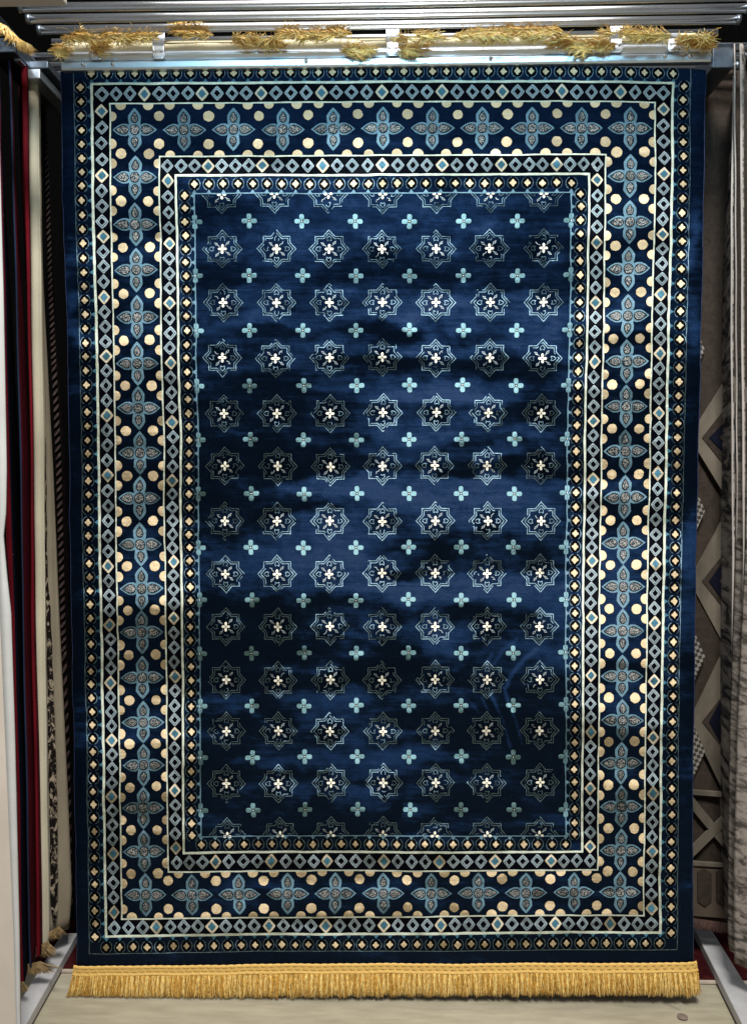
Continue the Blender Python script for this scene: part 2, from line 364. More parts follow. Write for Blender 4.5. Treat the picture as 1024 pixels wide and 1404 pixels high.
# small dots in rings
def q_of(v): return math.tan(math.atan((702-v)/FPX)-PIT)
def v_of(q): return 702-FPX*math.tan(math.atan(q)+PIT)
def zlin(v0, v1, n): return [v_of(q_of(v0)+(q_of(v1)-q_of(v0))*i/(n-1)) for i in range(n)]
def bead(c, ring=True, dirn=None, tri=None):
    c = (c[0]+random.uniform(-.4, .4), c[1]+random.uniform(-.5, .5))
    fan(circ(c, 7.4, 8.0), c, 1, H1)
    if ring:
        for a0 in (-1.15, 2.0):
            ln = random.uniform(2.1, 2.5); a1 = a0+random.uniform(-.1, .1)
            line([(c[0]+7.7*math.cos(a1+ln*k/8), c[1]+8.4*math.sin(a1+ln*k/8)) for k in range(9)], .75, 8, H2, vary=.8)
    n = 16; pts = []
    s = random.uniform(.92, 1.08)
    for k in range(n):
        a = 2*math.pi*k/n; r = (3.75+.85*math.cos(4*a))*s*random.uniform(.92, 1.08)
        pts.append((c[0]+r*math.cos(a), c[1]+r*1.1*math.sin(a)))
    fan(pts, c, 2, H3)
    if tri:
        (tx, ty), (dx, dy) = tri
        w = 3.6; R.add([(tx-dy*w, ty-dx*w), (tx+dy*w, ty+dx*w), (tx+dx*5.5, ty+dy*5.5)], [(0, 1, 2)], 5 if dirn else 4, H2)
for i in range(42):
    u = L1+(R1-L1)*i/41
    bead((u, 99), True, None, ((u, T1-1.5), (0, -1))); bead((u, 1294), True, None, ((u, B1+1.5), (0, 1)))
for v in zlin(117, 1279.5, 63):
    bead((122.7, v), True, None, ((L1-1.5, v), (-1, 0))); bead((925, v), True, None, ((R1+1.5, v), (1, 0)))
for i in range(27):
    u = L5+(R5-L5)*i/26
    bead((u, 251.8), True, 1, ((u, T5), (0, -1))); bead((u, 1157), True, 1, ((u, B5), (0, 1)))
RV = [266,341,415,491,566,639,714,786,859,932,1002,1073,1145.5]
for i in range(49):
    v = float(np.interp(i/4, range(13), RV)); v = v+(1.5 if i == 0 else 0)-(2 if i == 48 else 0)
    bead((260.5, v), True, 1, ((L5, v), (-1, 0))); bead((788, v), True, 1, ((R5, v), (1, 0)))
# big four-petal flowers of the main border
def flower(c, s=1.0, vx=1.0, vy=1.0):
    c = (c[0]+random.uniform(-.5, .5), c[1]+random.uniform(-.5, .5))
    def petal(prof, w, l0, l1, ang, mi, h):
        pr = [(l0+(l1-l0)*a, w*b) for a, b in prof]; pts = [(x, y) for x, y in pr]+[(x, -y) for x, y in pr[-2::-1]]
        ca, sa = math.cos(ang), math.sin(ang); pts = [(c[0]+(x*ca-y*sa)*vx*(1+random.uniform(-.02, .02)), c[1]+(x*sa+y*ca)*vy*(1+random.uniform(-.0006, .0006))) for x, y in pts]
        m = (l0+l1)/2; cc = (c[0]+m*ca*vx, c[1]+m*sa*vy); fan(pts, cc, mi, h)
    leaf = [(0, .55), (.10, .82), (.28, 1), (.5, .96), (.72, .66), (.88, .28), (1, 0)]; hexa = [(0, .92), (.15, .86), (.3, .96), (.56, 1), (.72, .72), (.86, .40), (1, 0)]
    drop = [(0, .25), (.1, .7), (.3, 1), (.5, .95), (.7, .66), (.88, .3), (1, 0)]
    for k in range(4):
        a = k*math.pi/2
        if k % 2 == 0:
            petal(leaf, 8.7, 5, 30.2, a, 5, H1+.0001); petal(drop, 6.6, 8.2, 27.0, a, 1, H2); petal(drop, 5.4, 9.2, 25.0, a, 9, H3)
        else:
            petal(hexa, 8.9, 5, 30.4, a, 5, H1+.0001); petal(drop, 5.3, 9.4, 25.6, a, 1, H2); petal(drop, 4.0, 10.6, 23.6, a, 9, H3)
    fan(circ(c, 8.8, 8.8, 12), c, 5, H1+.0003); fan(circ(c, 6.9*vx, 7.4*vy), c, 1, H3); fan(circ(c, 5.7*vx, 6.2*vy), c, 9, H4)
def dot(c, rx=6.9, ry=6.9): 
    c = (c[0]+random.uniform(-.6, .6), c[1]+random.uniform(-.6, .6)); k = random.uniform(.93, 1.04)
    fan(circ(c, rx*k, ry*k, 22, j=.065), c, 2, H2)
def half(c, d, r=6.9):      # half a dot growing out of a line towards d
    pts = []; a0 = math.atan2(d[1], d[0]); k = random.uniform(.93, 1.05)
    for i in range(13):
        a = a0-1.9+3.8*i/12; pts.append((c[0]+d[0]*1.6+r*k*math.cos(a), c[1]+d[1]*1.6+r*k*math.sin(a)))
    # keep them on their side of the line
    pts = [(max(p[0], c[0]) if d[0] > 0 else min(p[0], c[0]) if d[0] < 0 else p[0], max(p[1], c[1]) if d[1] > 0 else min(p[1], c[1]) if d[1] < 0 else p[1]) for p in pts]
    fan(pts, (c[0]+d[0]*3, c[1]+d[1]*3), 2, H2)
FV = [177,242.5,306.5,370,434,497,558.5,620.5,682.5,745.5,806,866.5,927.5,988.5,1048,1106.5,1165.5,1224]
FU = [193+66.15*k for k in range(11)]
for i, v in enumerate(FV):
    for u in (193, 854.5): flower((u, v), vx=1.0, vy=1.0 if v < 900 else .96)
for k in range(1, 10):
    flower((FU[k], 177), vx=.97, vy=.98); flower((FU[k], 1224), vx=.97, vy=.93)
for i in range(17):
    m = (FV[i]+FV[i+1])/2
    for cu, sgn in ((193, 1), (854.5, -1)):
        for s in (-18.4, 18.4): dot((cu+s, m))
        for s in (-13.6, 13.6):
            half((L2 if sgn > 0 else R2, m+s), (sgn, 0))
            if T3+6 < m+s < B3-6: half((L3 if sgn > 0 else R3, m+s), (-sgn, 0))
for k in range(10):
    m = (FU[k]+FU[k+1])/2
    for v0, sgn, tl, bl in ((177, 1, T2, T3), (1224, -1, B2, B3)):
        for s in (-19, 19): dot((m, v0+s), 6.9, 6.9)
        for s in (-14.4, 14.4):
            half((m+s, tl), (0, sgn))
            if L3+4 < m+s < R3-4: half((m+s, bl), (0, -sgn))
for cu, su in ((193, -1), (854.5, 1)):
    for cv, sv, tl in ((177, -1, T2), (1224, 1, B2)):
        half((cu+su*19, tl), (0, -sv)); half((L2 if su < 0 else R2, cv+sv*19), (-su, 0))
# field: stars and small crosses
UN = (R5-L5)/7
def clipline(pts, w, mi, h, lo, hi, vary=.6, closed=False):
    if closed: pts = pts+[pts[0]]
    seg = []
    for a, b in zip(pts[:-1], pts[1:]):
        k = max(1, int(math.hypot(b[0]-a[0], b[1]-a[1])/2.2))
        for i in range(k):
            seg.append((a[0]+(b[0]-a[0])*i/k, a[1]+(b[1]-a[1])*i/k))
    seg.append(pts[-1]); run = []
    for p in seg:
        ok = lo <= p[1] <= hi
        if ok and random.random() > .04: run.append(p)
        else:
            if len(run) > 1: line(run, w, mi, h, vary=vary)
            run = []
    if len(run) > 1: line(run, w, mi, h, vary=vary)
def medallion(c, lo, hi):
    c = (c[0]+random.uniform(-.8, .8), c[1]+random.uniform(-.6, .6))
    def star(k, o=0):
        q = [(18.4, -17.0), (18.4, -8.6), (26.4, 0), (18.4, 8.6), (18.4, 17.0), (8.0, 17.0), (0, 26.2), (-8.0, 17.0), (-18.4, 17.0), (-18.4, 8.6), (-26.4, 0), (-18.4, -8.6), (-18.4, -17.0), (-8.0, -17.0), (0, -26.2), (8.0, -17.0)]
        out = []
        for x, y in q:
            if o:
                if abs(x) > 20: x -= math.copysign(4.2, x)
                elif abs(y) > 20: y -= math.copysign(4.2, y)
                elif abs(x) < 10: x -= math.copysign(.9, x); y -= math.copysign(2.8, y)
                elif abs(y) < 10: x -= math.copysign(2.8, x); y -= math.copysign(.9, y)
                else: x -= math.copysign(2.8, x); y -= math.copysign(2.8, y)
            out.append((c[0]+x, c[1]+y))
        return out
    # slightly deeper ground inside the star
    inn = [p for p in star(1, 1)]
    if lo < c[1]-20 and hi > c[1]+20: fan(inn, c, 11, H1)
    clipline(star(1), .95, 8, H2, lo, hi, closed=True); clipline(star(1, 1), .85, 8, H2, lo, hi, closed=True)
    for k in range(4):
        a = k*math.pi/2; ca, sa = math.cos(a), math.sin(a)
        tr = lambda q: [(c[0]+x*ca-y*sa, c[1]+x*sa+y*ca) for x, y in q]
        clipline(tr([(11.2, -2.6), (12.4, 0), (11.2, 2.6), (14.5, 2.9), (17, 1.2), (17.8, 0), (17, -1.2), (14.5, -2.9), (11.2, -2.6)]), .8, 8, H2, lo, hi)
        clipline(tr([(4, 3.6), (6.5, 5.2), (7.6, 8), (10.6, 8.6), (8.6, 5.6), (5.6, 4.6)]), .85, 6, H2, lo, hi)
        pc = (c[0]+3.5*ca, c[1]+3.5*sa*1.2)
        if lo-1 <= pc[1] <= hi+1: fan(circ(pc, 1.8+.6*abs(ca), 1.8+.7*abs(sa), 10, j=.10), pc, 7, H3)
    if lo <= c[1] <= hi:
        if lo+5 < c[1] < hi-5: fan(circ(c, 2.4, 2.4, 8), c, 7, H3+.0001); fan(circ(c, 1.0, 1.0, 8), c, 1, H4)
for r, v in enumerate(RV):
    for k in range(7): medallion((L5+UN*(k+.5), v), T5+.5, B5-.5)
def cross(c, clip=0):
    c = (c[0]+random.uniform(-.5, .5)*(clip == 0), c[1]+random.uniform(-.5, .5))
    for k in range(4):
        if clip > 0 and k == 2 or clip < 0 and k == 0: continue
        a = k*math.pi/2; ca, sa = math.cos(a), math.sin(a); pts = []
        for i in range(14):
            g = 2*math.pi*i/14; x = 5.9+4.2*math.copysign(abs(math.cos(g))**.7, math.cos(g)); y = 3.2*math.copysign(abs(math.sin(g))**.75, math.sin(g))*(1.0+.08*math.cos(g))
            pts.append((c[0]+x*ca-y*sa, c[1]+x*sa+y*ca))
        fan(pts, (c[0]+5.9*ca, c[1]+5.9*sa), 10, H2)
    fan(circ(c, 1.7, 1.7, 8), c, 1, H2); fan(circ(c, .8, .8, 6), c, 7, H3)
PM.append(pile_mat('pile_sky', (.17, .32, .37), 1.1, .15, (.7, 1, 1), .15, .3, bias=-.12))
PM.append(pile_mat('pile_deep', c3(NAVY, .72), 1.1, .05, (.1, .28, .8), .04, .4, bias=-.52))   #11
PM.append(pile_mat('pile_bone', (.60, .53, .40), .95, .12, (1, .93, .8), .15, .25))   #12
for r in range(12):
    v = (RV[r]+RV[r+1])/2
    for k in range(8): cross((L5+UN*k, v), 1 if k == 0 else -1 if k == 7 else 0)

UVA = np.concatenate(R.U); HH = np.concatenate(R.H)
PX, PY = WXY(UVA[:, 0], UVA[:, 1])
W = Pn(PX, PY, 0.0); W[:, 1] -= depth(UVA[:, 0], UVA[:, 1])+HH
W[:, 1] -= .004
LE = np.clip(lean_shade_px(PX, PY)+np.concatenate(R.J)*1.0, -.9, 1.0); LX = .25*fbm(PX/60, PY/40, 120, 3)
rug = empty('hanging_rug', (0, 0, .01))
tag(rug, 'large navy blue rug with rows of star medallions, hung flat facing the viewer', 'rug')
rm = bpy.data.meshes.new('pile'); rm.from_pydata(W.tolist(), [], R.F)
for m in PM: rm.materials.append(m)
rm.polygons.foreach_set('material_index', R.M); rm.polygons.foreach_set('use_smooth', [True]*len(R.F))
at = rm.attributes.new('lean', 'FLOAT_VECTOR', 'POINT')
at.data.foreach_set('vector', np.stack([LX, np.zeros_like(LE), LE], 1).ravel())
rm.update()
import bmesh
# all faces look to the viewer
nrm = np.zeros(len(rm.polygons)*3); rm.polygons.foreach_get('normal', nrm); nrm = nrm.reshape(-1, 3)
bm = bmesh.new(); bm.from_mesh(rm)
bad = [f for f in bm.faces if f.normal.y > 0]; bmesh.ops.reverse_faces(bm, faces=bad); bm.to_mesh(rm); bm.free()
ro = bpy.data.objects.new('pile', rm); COL.objects.link(ro); ro.parent = rug; ro.matrix_parent_inverse = Matrix.Translation(-rug.location)
# woven backing gives the rug its thickness
bk = MB(); nb = 60; vs = []
for j in range(nb+1):
    v = 92+(1322-92)*j/nb
    for i in range(21):
        u = 95.6+(955-95.6)*i/20; x, y = WXY(u, v); p = P(float(x), float(y), 0); p.y = float(-depth(u, v))+.007; vs.append(p)
bk.add(vs, [(j*21+i, (j+1)*21+i, (j+1)*21+i+1, j*21+i+1) for j in range(nb) for i in range(20)])
bk.build('backing', simple('jute_backing', (.10, .10, .13), .9, var=.2, scale=150), rug, True)
# overlocked side edges
M_edge = simple('navy_edge_cord', (.010, .022, .075), .45, 0, .5, var=.3, scale=300, sz=3, bump=.5, bscale=400)
for u in (95.6, 955):
    e = MB(); pts = []
    for j in range(90):
        v = 92+(1322-92)*j/89; x, y = WXY(u, v); p = P(float(x), float(y), 0); p.y = float(-depth(u, v))+.001; pts.append(p)
    e.tube(pts, .0038, 8); e.build('edge_cord', M_edge, rug, True)

# ---------------- bottom fringe
def fy(x): # bottom line of the pile in the photo
    return float(np.interp(x, [95, 105, 300, 520, 740, 950, 960], [1324, 1324.5, 1323.5, 1321, 1320, 1319.5, 1319.5]))
fb = MB(); n = 240
cols = []
for i in range(n+1):
    x = 101.5+(955-101.5)*i/n; y0 = fy(x)-1; w = .6*math.sin(i*.35)+.5*math.sin(i*.13+1)
    dep = float(depth(float(np.clip(x, 96, 954)), 1320.))
    for k, (dy, o) in enumerate(((0, .0055), (2.2, .0095), (4.2, .0055), (6.6, .010), (8.8, .0055), (11, .0115), (13.2, .010), (14.5, .004))):
        p = P(x-(dy*.12 if x < 140 else 0)+(dy*.15 if x > 900 else 0), y0+dy*(1+.02*w)+w*.3, 0); p.y = -o-dep+.0015*math.sin(i*2.1+k*2); cols.append(p)
fb.add(cols, [(i*8+k, i*8+k+1, (i+1)*8+k+1, (i+1)*8+k) for i in range(n) for k in range(7)])
fb.build('fringe_band', M_goldband, rug, True)
fr = MB()
def strand(mb, pts, w, mi=0):
    # little three-sided yarn
    pts = [Vector(p) for p in pts]; vs = []; n = len(pts); a0 = random.uniform(0, 6)
    for i, p in enumerate(pts):
        t = (pts[min(i+1, n-1)]-pts[max(i-1, 0)]).normalized(); a = t.cross(Vector((.2, 1, .1))).normalized(); b = a.cross(t)
        r = w*(1 if i < n-1 else .35)
        for k in range(3): vs.append(p+(a*math.cos(a0+2.09*k)+b*math.sin(a0+2.09*k))*r)
    mb.add(vs, [(i*3+k, i*3+(k+1) % 3, (i+1)*3+(k+1) % 3, (i+1)*3+k) for i in range(n-1) for k in range(3)], mi)
for i in range(9000):
    x = 101+(955-101)*random.random()
    u = x; cl = math.sin(u*.33+2*math.sin(u*.05))*1.6+math.sin(u*.11)*2.4+1.8*math.sin(u*1.1+1.5*math.sin(u*.21))+(9 if random.random() < .015 else 0)*random.choice((-1, 1))   # tufts lean together
    L = 27+random.uniform(-3, 3)+1.3*math.sin(u*.27)+(6 if x < 130 else 0)*(130-x)/30+(1.2 if x > 900 else -.5)
    lean = cl*.4+random.gauss(0, 1.7)-(6*(1-(x-99)/40) if x < 139 else 0)*.9+(2*(1-(957-x)/40) if x > 917 else 0)
    y0 = fy(x)+11.5; d0 = random.uniform(.001, .012); out = random.uniform(.0, .016); pts = []
    for k in range(5):
        t = k/4; p = P(x+lean*t**1.5+.7*math.sin(t*6+i), y0+L*t, 0); p.y = -.004-d0*.6-out*math.sin(t*1.8); pts.append(p)
    for p in pts: p.z = max(p.z, .006)
    strand(fr, pts, random.uniform(.0006, .00115), 1 if math.sin(x*.9)+random.gauss(0, .8) > .4 else 0)
M_gold2 = simple('gold_fringe_thread_light', (.92, .64, .24), .26, 0, .9, var=.25, scale=120)
fro = fr.build('fringe', [M_gold, M_gold2], rug, True)
tag(fro, 'golden thread fringe along the bottom edge')

# ---------------- hanger bar holding the rug
zb = P(520, 94, 0).z; xl = P(88, 90, 0).x; xr = P(971, 90, 0).x
px2m = 2.53/FPX
hb = empty('hanger_bar', (0, 0, zb)); tag(hb, 'silver aluminium clamp bar across the top, gripping the navy rug with screws and clips', 'hanger')
m = MB(); m.extr([(-.018, zb-.002), (-.0215, zb+.002), (-.0245, zb+.019), (-.0205, zb+.023), (.004, zb+.023), (.004, zb-.002)], xl, xr)
m.build('lower_rail', M_alu, hb, bevel=.002)
m = MB(); prof = [(-.0195, zb+.0235), (-.026, zb+.028), (-.030, zb+.034), (-.030, zb+.041), (-.026, zb+.047), (-.018, zb+.050), (.004, zb+.050), (.004, zb+.0235)]
m.extr(prof, xl+.010, xr-.002); m.build('upper_rail', M_alu, hb, bevel=.001)
m = MB(); m.tube([(xl-.03, -.006, zb+.086), (xr+.02, -.006, zb+.086)], .009, 16); m.build('top_rod', M_chrome, hb, True)
for px in (119, 159, 421, 671, 907, 941):
    p = P(px, 89, 0); m = MB(); m.tube([(p.x, -.0238, zb+.0115), (p.x, -.028, zb+.0115)], .0055, 14); m.tube([(p.x, -.0275, zb+.0115), (p.x, -.0305, zb+.0115)], .0035, 10)
    m.build('screw', M_screw, hb, True)
for px, hh in ((222, .108), (538, .100), (840, .112), (918, .074), (137, .052)):
    p = P(px, 80, 0); m = MB(); a = .019
    m.add([(p.x-a, -.0345, zb+.026), (p.x-a*.6, -.036, zb+.019), (p.x+a*.6, -.036, zb+.019), (p.x+a, -.0345, zb+.026), (p.x+a*.85, -.034, zb+.05), (p.x+a, -.03, zb+hh), (p.x-a, -.03, zb+hh), (p.x-a*.85, -.034, zb+.05)],
          [(0, 1, 2, 3, 4, 5, 6, 7)])
    o = m.build('clip', M_alu, hb); sd = o.modifiers.new('solid', 'SOLIDIFY'); sd.thickness = .003; sd.offset = 0
    bv = o.modifiers.new('bevel', 'BEVEL'); bv.width = .001; bv.segments = 2
    for q in (-.009, .009):
        mm = MB(); mm.tube([(p.x+q, -.0365, zb+.040), (p.x+q, -.0385, zb+.040)], .0028, 10); s_ = mm.build('rivet', M_screw, None, True)
        s_.parent = o
# pale end of the rug standing up behind the rail, and the golden fringe flopping over it
m = MB(); n = 160; vs = []
for i in range(n+1):
    x = xl+.012+(xr-xl-.024)*i/n
    h = .078+.006*math.sin(i*.13)+.004*math.sin(i*.37+1)
    for k, (y, z) in enumerate(((-.012, .046), (-.0150, .060), (-.017, .070), (-.010, h), (.004, h+.004))):
        vs.append((x, y+.0015*math.sin(i*.5+k), zb+z))
m.add(vs, [(i*5+k, (i+1)*5+k, (i+1)*5+k+1, i*5+k+1) for i in range(n) for k in range(4)])
m.build('top_band', M_palewarp, rug, True)
# clumps: centre px, span px, top y, drop, direction of lean, amount
CL = [(78,96,62,80,1.0),(96,133,48,60,1),(133,150,50,78,1.0),(150,216,46,57,1.1),(236,280,38,54,1.2),(326,345,48,66,.8),(340,385,54,70,1.0),(382,470,44,56,1.2),(478,512,60,78,1.1),(540,552,50,64,.5),(556,585,56,78,1.0),(575,605,44,56,.8),
      (632,690,42,56,1.0),(690,760,40,52,1.0),(752,776,50,66,1),(776,834,58,74,1.2),(824,834,34,60,.6),(850,908,44,58,1.3),(930,972,50,70,1.2),(962,976,40,62,.9),(660,700,44,60,.9),(716,740,44,58,.9)]
tf = MB()
for (xa, xb, ya, yb, am) in CL:
    ph = random.uniform(0, 6); dirn = random.choice((-1, 1)); cnt = int((xb-xa)*6.5*am)
    for i in range(cnt):
        t = random.random(); x = xa+(xb-xa)*t; env = math.sin(math.pi*min(1, max(0, t*.9+.05)))**.5
        yc = (ya+yb)/2+2.5*math.sin(x*.09+ph); hgt = (yb-ya)*.5*env+1.5
        y0 = yc-2+random.gauss(0, .36)*hgt; L = random.uniform(10, 27); ang = dirn*random.gauss(.25, .30)+(.5*math.sin(x*.2+ph)); q = []
        if random.random() < .10: ang += random.choice((-1, 1))*random.uniform(.5, 1.4)
        Yb = -.036-random.uniform(0, .012)-.052*min(1, max(0, (60-y0)/9)); curl = random.uniform(-.9, .9)
        for k in range(5):
            s = k/4; q.append(P(x+dirn*L*s*math.cos(ang+curl*s)-dirn*L*.5, y0+L*s*math.sin(ang+curl*s)*.62, Yb-.008*math.sin(math.pi*s)))
        strand(tf, q, random.uniform(.0008, .0014), 0 if random.random() < .7 else 1)
tfo = tf.build('top_fringe', [M_goldtop, M_gold2], rug, True); tag(tfo, 'rumpled golden fringe flopped over the clamp bar in loose tufts')

# ---------------- overhead rack tubes, running parallel to the clamp bar
zt = zb+.086
ORD = ['first', 'second', 'third', 'fourth', 'fifth', 'sixth', 'seventh', 'eighth', 'ninth']
for k in range(1, 6):
    y = -.006-.060*k
    m = MB(); xa, xb = -1.035+random.uniform(-.004, .004), .955+random.uniform(-.006, .006)
    sag = random.uniform(-.002, .002)
    m.tube([(xa, y, zt+.004), (xa*.5, y, zt+.004+sag), (0, y, zt+.003+sag), (xb*.5, y, zt+.004+sag), (xb, y, zt+.004)], .0115, 20)
    t = empty('rack_tube', (0, y, zt)); m.build('tube', M_chrome, t, True)
    m = MB(); m.tube([(xa+.01, y-.012, zt-.0105), (xb-.01, y-.012, zt-.0105)], .0035, 10); m.build('hanging_rod', M_alu, t, True)
    for xx in (xa, xb):
        m = MB(); m.tube([(xx-.006, y, zt+.004), (xx+.006, y, zt+.004)], .0135, 14); m.build('end_cap', M_darkmetal, t, True)
    tag(t, f'{ORD[k-1]} polished steel rack tube in front of the clamp bar, counting up the photo', 'rack tube', 'empty tubes of the overhead rug rack')
for k in range(1, 6):
    y = .03+.060*k
    m = MB(); m.tube([(-1.13, y, zt+.004), (1.06, y, zt+.004)], .0115, 16)
    t = empty('rack_tube', (0, y, zt)); m.build('tube', M_chrome, t, True)
    for xx in (-1.13, 1.06):
        m = MB(); m.tube([(xx-.006, y, zt+.004), (xx+.006, y, zt+.004)], .0135, 12); m.build('end_cap', M_darkmetal, t, True)
    tag(t, f'{ORD[k-1]} rack tube behind the clamp bar, its ends peeping past the navy rug', 'rack tube', 'rack tubes behind the navy rug')
# long rails that carry the tubes
for x, nm in ((-1.20, 'left'), (1.12, 'right')):
    m = MB(); m.box((x-.03, -.5, zt+.03), (x+.03, 1.4, zt+.075)); o = m.build('rack_rail', M_darkmetal, None, bevel=.003)
    tag(o, f'dark steel rail running front to back above the rugs on the {nm} side', 'rail')
# beige cover plate at the very top left
a = P(-12, -30, -.40); b = P(93, 9, -.40)
m = MB(); m.box((a.x, -.46, b.z), (b.x, -.40, a.z)); o = m.build('cover_plate', simple('beige_plate', (.42, .36, .33), .6, var=.05), None, bevel=.004)
tag(o, 'plain beige-grey cover plate at the top left corner above the steel tubes', 'cover plate')

# ---------------- rugs hanging edge-on at both sides
def side_rug(name, rows, Yf, Yb, fmat, smat, label, cat='rug', bottom=None, group=None, extra=None):
    """rows: (py at depth Yf, front x0, front x1, far x) top to bottom"""
    t = empty(name, P(rows[-1][1], rows[-1][0], Yf)); tag(t, label, cat, group)
    ys = [r[0] for r in rows]; n = 70; F = MB(); Sd = MB(); fv = []; sv = []
    for j in range(n+1):
        y = ys[0]+(ys[-1]-ys[0])*j/n
        x0, x1, x2 = (float(np.interp(y, ys, [r[c] for r in rows])) for c in (1, 2, 3))
        w = .25*math.sin(j*.5+Yf*9)+.2*math.sin(j*.23)
        A = P(x0+w, y, Yf); B = P(x1+w, y, Yf)
        Mx = x1-x0
        # rounded front edge
        for k in range(7):
            a = math.pi*k/6; q = .5-.5*math.cos(a); fv.append((A.x+(B.x-A.x)*q, Yf-.35*abs(B.x-A.x)*math.sin(a), A.z))
        C0 = B.copy(); d = RM @ Vector(((x2-512)/FPX, 0, -1)); 
        tt = (Yb-EYE.y)/d.y; Cx = EYE.x+d.x*tt
        for k in range(9):
            q = k/8; sv.append((C0.x+(Cx-C0.x)*q+.0015*math.sin(q*7+j*.12)*q*(1-q)*4, Yf+(Yb-Yf)*q, C0.z))
    F.add(fv, [(j*7+k, (j+1)*7+k, (j+1)*7+k+1, j*7+k+1) for j in range(n) for k in range(6)])
    Sd.add(sv, [(j*9+k, (j+1)*9+k, (j+1)*9+k+1, j*9+k+1) for j in range(n) for k in range(8)])
    s = Sd.build('pile', smat, t, True); sol = s.modifiers.new('solid', 'SOLIDIFY'); sol.thickness = .006; sol.offset = 0
    f = F.build('folded_edge', fmat, t, True)
    if extra: extra(t, rows)
    return t
def velvet(name, col, var=.35, spec=.3, sheen=.3, sc=8):
    m = simple(name, col, .85, 0, .08, var=var, scale=sc, sz=.5, bump=.35, bscale=250)
    b = m.node_tree.nodes['Principled BSDF']; b.inputs['Sheen Weight'].default_value = sheen; b.inputs['Sheen Tint'].default_value = (*c3(col, 4), 1)
    return m
V_red = velvet('crimson_pile', (.085, .003, .007)); V_dred = velvet('dark_red_pile', (.022, .0012, .003), .7)
V_navy = velvet('navy_edge_pile', (.010, .022, .050)); 
V_cream = velvet('cream_pile', (.36, .335, .255), .2, .3, .1, 5); V_beige = velvet('beige_pile', (.22, .19, .14), .2, .3, .05)
def motif_mat(name, ground, ink, scale, sx, sz, lo, hi, sy=1):
    m, nt, b = mat(name); nz = noise(nt, scale, sx, sy, sz, 5, .62, .8)
    r = ramp(nt, nz.outputs['Fac'], [(lo, ground), (hi, ink)]); nt.links.new(r.outputs[0], b.inputs['Base Color'])
    b.inputs['Roughness'].default_value = .9; b.inputs['Specular IOR Level'].default_value = .05; return m
V_dots = motif_mat('dark_pile_flecked', (.0020, .003, .008), (.16, .11, .08), 80, 1, 1.0, .68, .73)
V_mott = motif_mat('grey_mottled_pile', (.03, .03, .036), (.30, .28, .26), 38, .5, .8, .40, .58, .12)
V_mott2 = motif_mat('taupe_mottled_pile', (.06, .053, .05), (.25, .225, .205), 70, .5, .8, .40, .58, .12)
V_greyedge = velvet('pale_taupe_edge', (.32, .295, .28), .25)
def box_end(t, x0, y0, x1, y1, Y, L=.5, mt=None):
    a = P(x0, y1, Y); b = P(x1, y0, Y); m = MB(); m.box((a.x, Y, a.z), (b.x, Y+L, b.z)); return m.build('clamp', mt or M_darkmetal, t, bevel=.003)
def ragged(t, pts, Y, n, L, mt=None, name='fringe', spread=4):
    m = MB()
    for i in range(n):
        k = random.random()*(len(pts)-1); j = int(k); q = k-j; x = pts[j][0]*(1-q)+pts[j+1][0]*q; y = pts[j][1]*(1-q)+pts[j+1][1]*q
        l = L*random.uniform(.5, 1.1); lx = random.gauss(0, spread); yy = Y-random.uniform(0, .02)
        ps = [P(x+lx*s**1.4, y+l*s, yy) for s in (0, .35, .7, 1)]
        for p in ps: p.z = max(p.z, .008)
        strand(m, ps, random.uniform(.0007, .0013))
    return m.build(name, mt or M_goldtop, t, True)
GL = 'rugs hanging edge-on along the left side'
def x1(t, rows):
    ragged(t, [(27, 1346), (33, 1346)], -.12, 120, 14, M_dullgold)
side_rug('side_rug', [(64,-10,-4,10),(100,-6,-1,12),(400,4,8,22),(640,9.5,13.5,27.5),(740,9,17,29),(840,16,20,31),(1100,24,28,37),(1280,26.5,30,39),(1346,27,33,42)], -.12, .22, V_red, V_dots,
 'dark flecked rug with a crimson edge, beside the off-white panel at far left', bottom=1346, group=GL, extra=x1)
def x2(t, rows):
    box_end(t, -20, 52, 21, 72, -.10, .4); box_end(t, 19, 58, 28, 83, -.06, .3, M_alu); ragged(t, [(38, 1322), (56, 1318)], -.04, 350, 15, M_dullgold, spread=11); ragged(t, [(-6, 28), (10, 36), (28, 54), (44, 62)], -.12, 420, 15, spread=4, name='top_fringe')
side_rug('side_rug', [(74,11,13,30),(100,13,15,29),(400,22,24.2,39),(640,28,30,44),(840,31.2,33,45),(1100,36.6,38.8,50),(1280,39,41,52),(1326,41,43.5,54)], -.06, .26, V_navy, V_dred,
 'deep red rug behind a thin navy edge, between flecked rug and bright crimson edge', group=GL, extra=x2)
side_rug('side_rug', [(58,27,36,40),(110,30,37.4,40),(400,38,42,45),(640,43,45.6,48),(840,43,47,49),(1100,49,52.4,54),(1310,50.5,55,57)], -.02, .2, V_red, V_dred,
 'bright crimson rug edge pressed against the thick cream rug', group=GL)
def x4(t, rows):
    box_end(t, 38, 83, 66, 94, 0.0, .4); box_end(t, 37.5, 94, 55, 108, -.01, .3, M_alu); ragged(t, [(56, 1296), (66, 1290)], .02, 300, 17, M_dullgold, spread=8)
side_rug('side_rug', [(108,37.8,51,53),(400,42.4,56,58),(640,46.2,59,61),(840,47.4,61,63),(1100,53,63,65),(1296,55.5,66,68)], .03, .35, V_cream, V_cream,
 'plain cream rug folded thick, widest pale edge on the left side', group=GL, extra=x4)
V_floral = motif_mat('beige_pile_floral', (.006, .005, .005), (.24, .20, .15), 75, 1, .5, .52, .60)
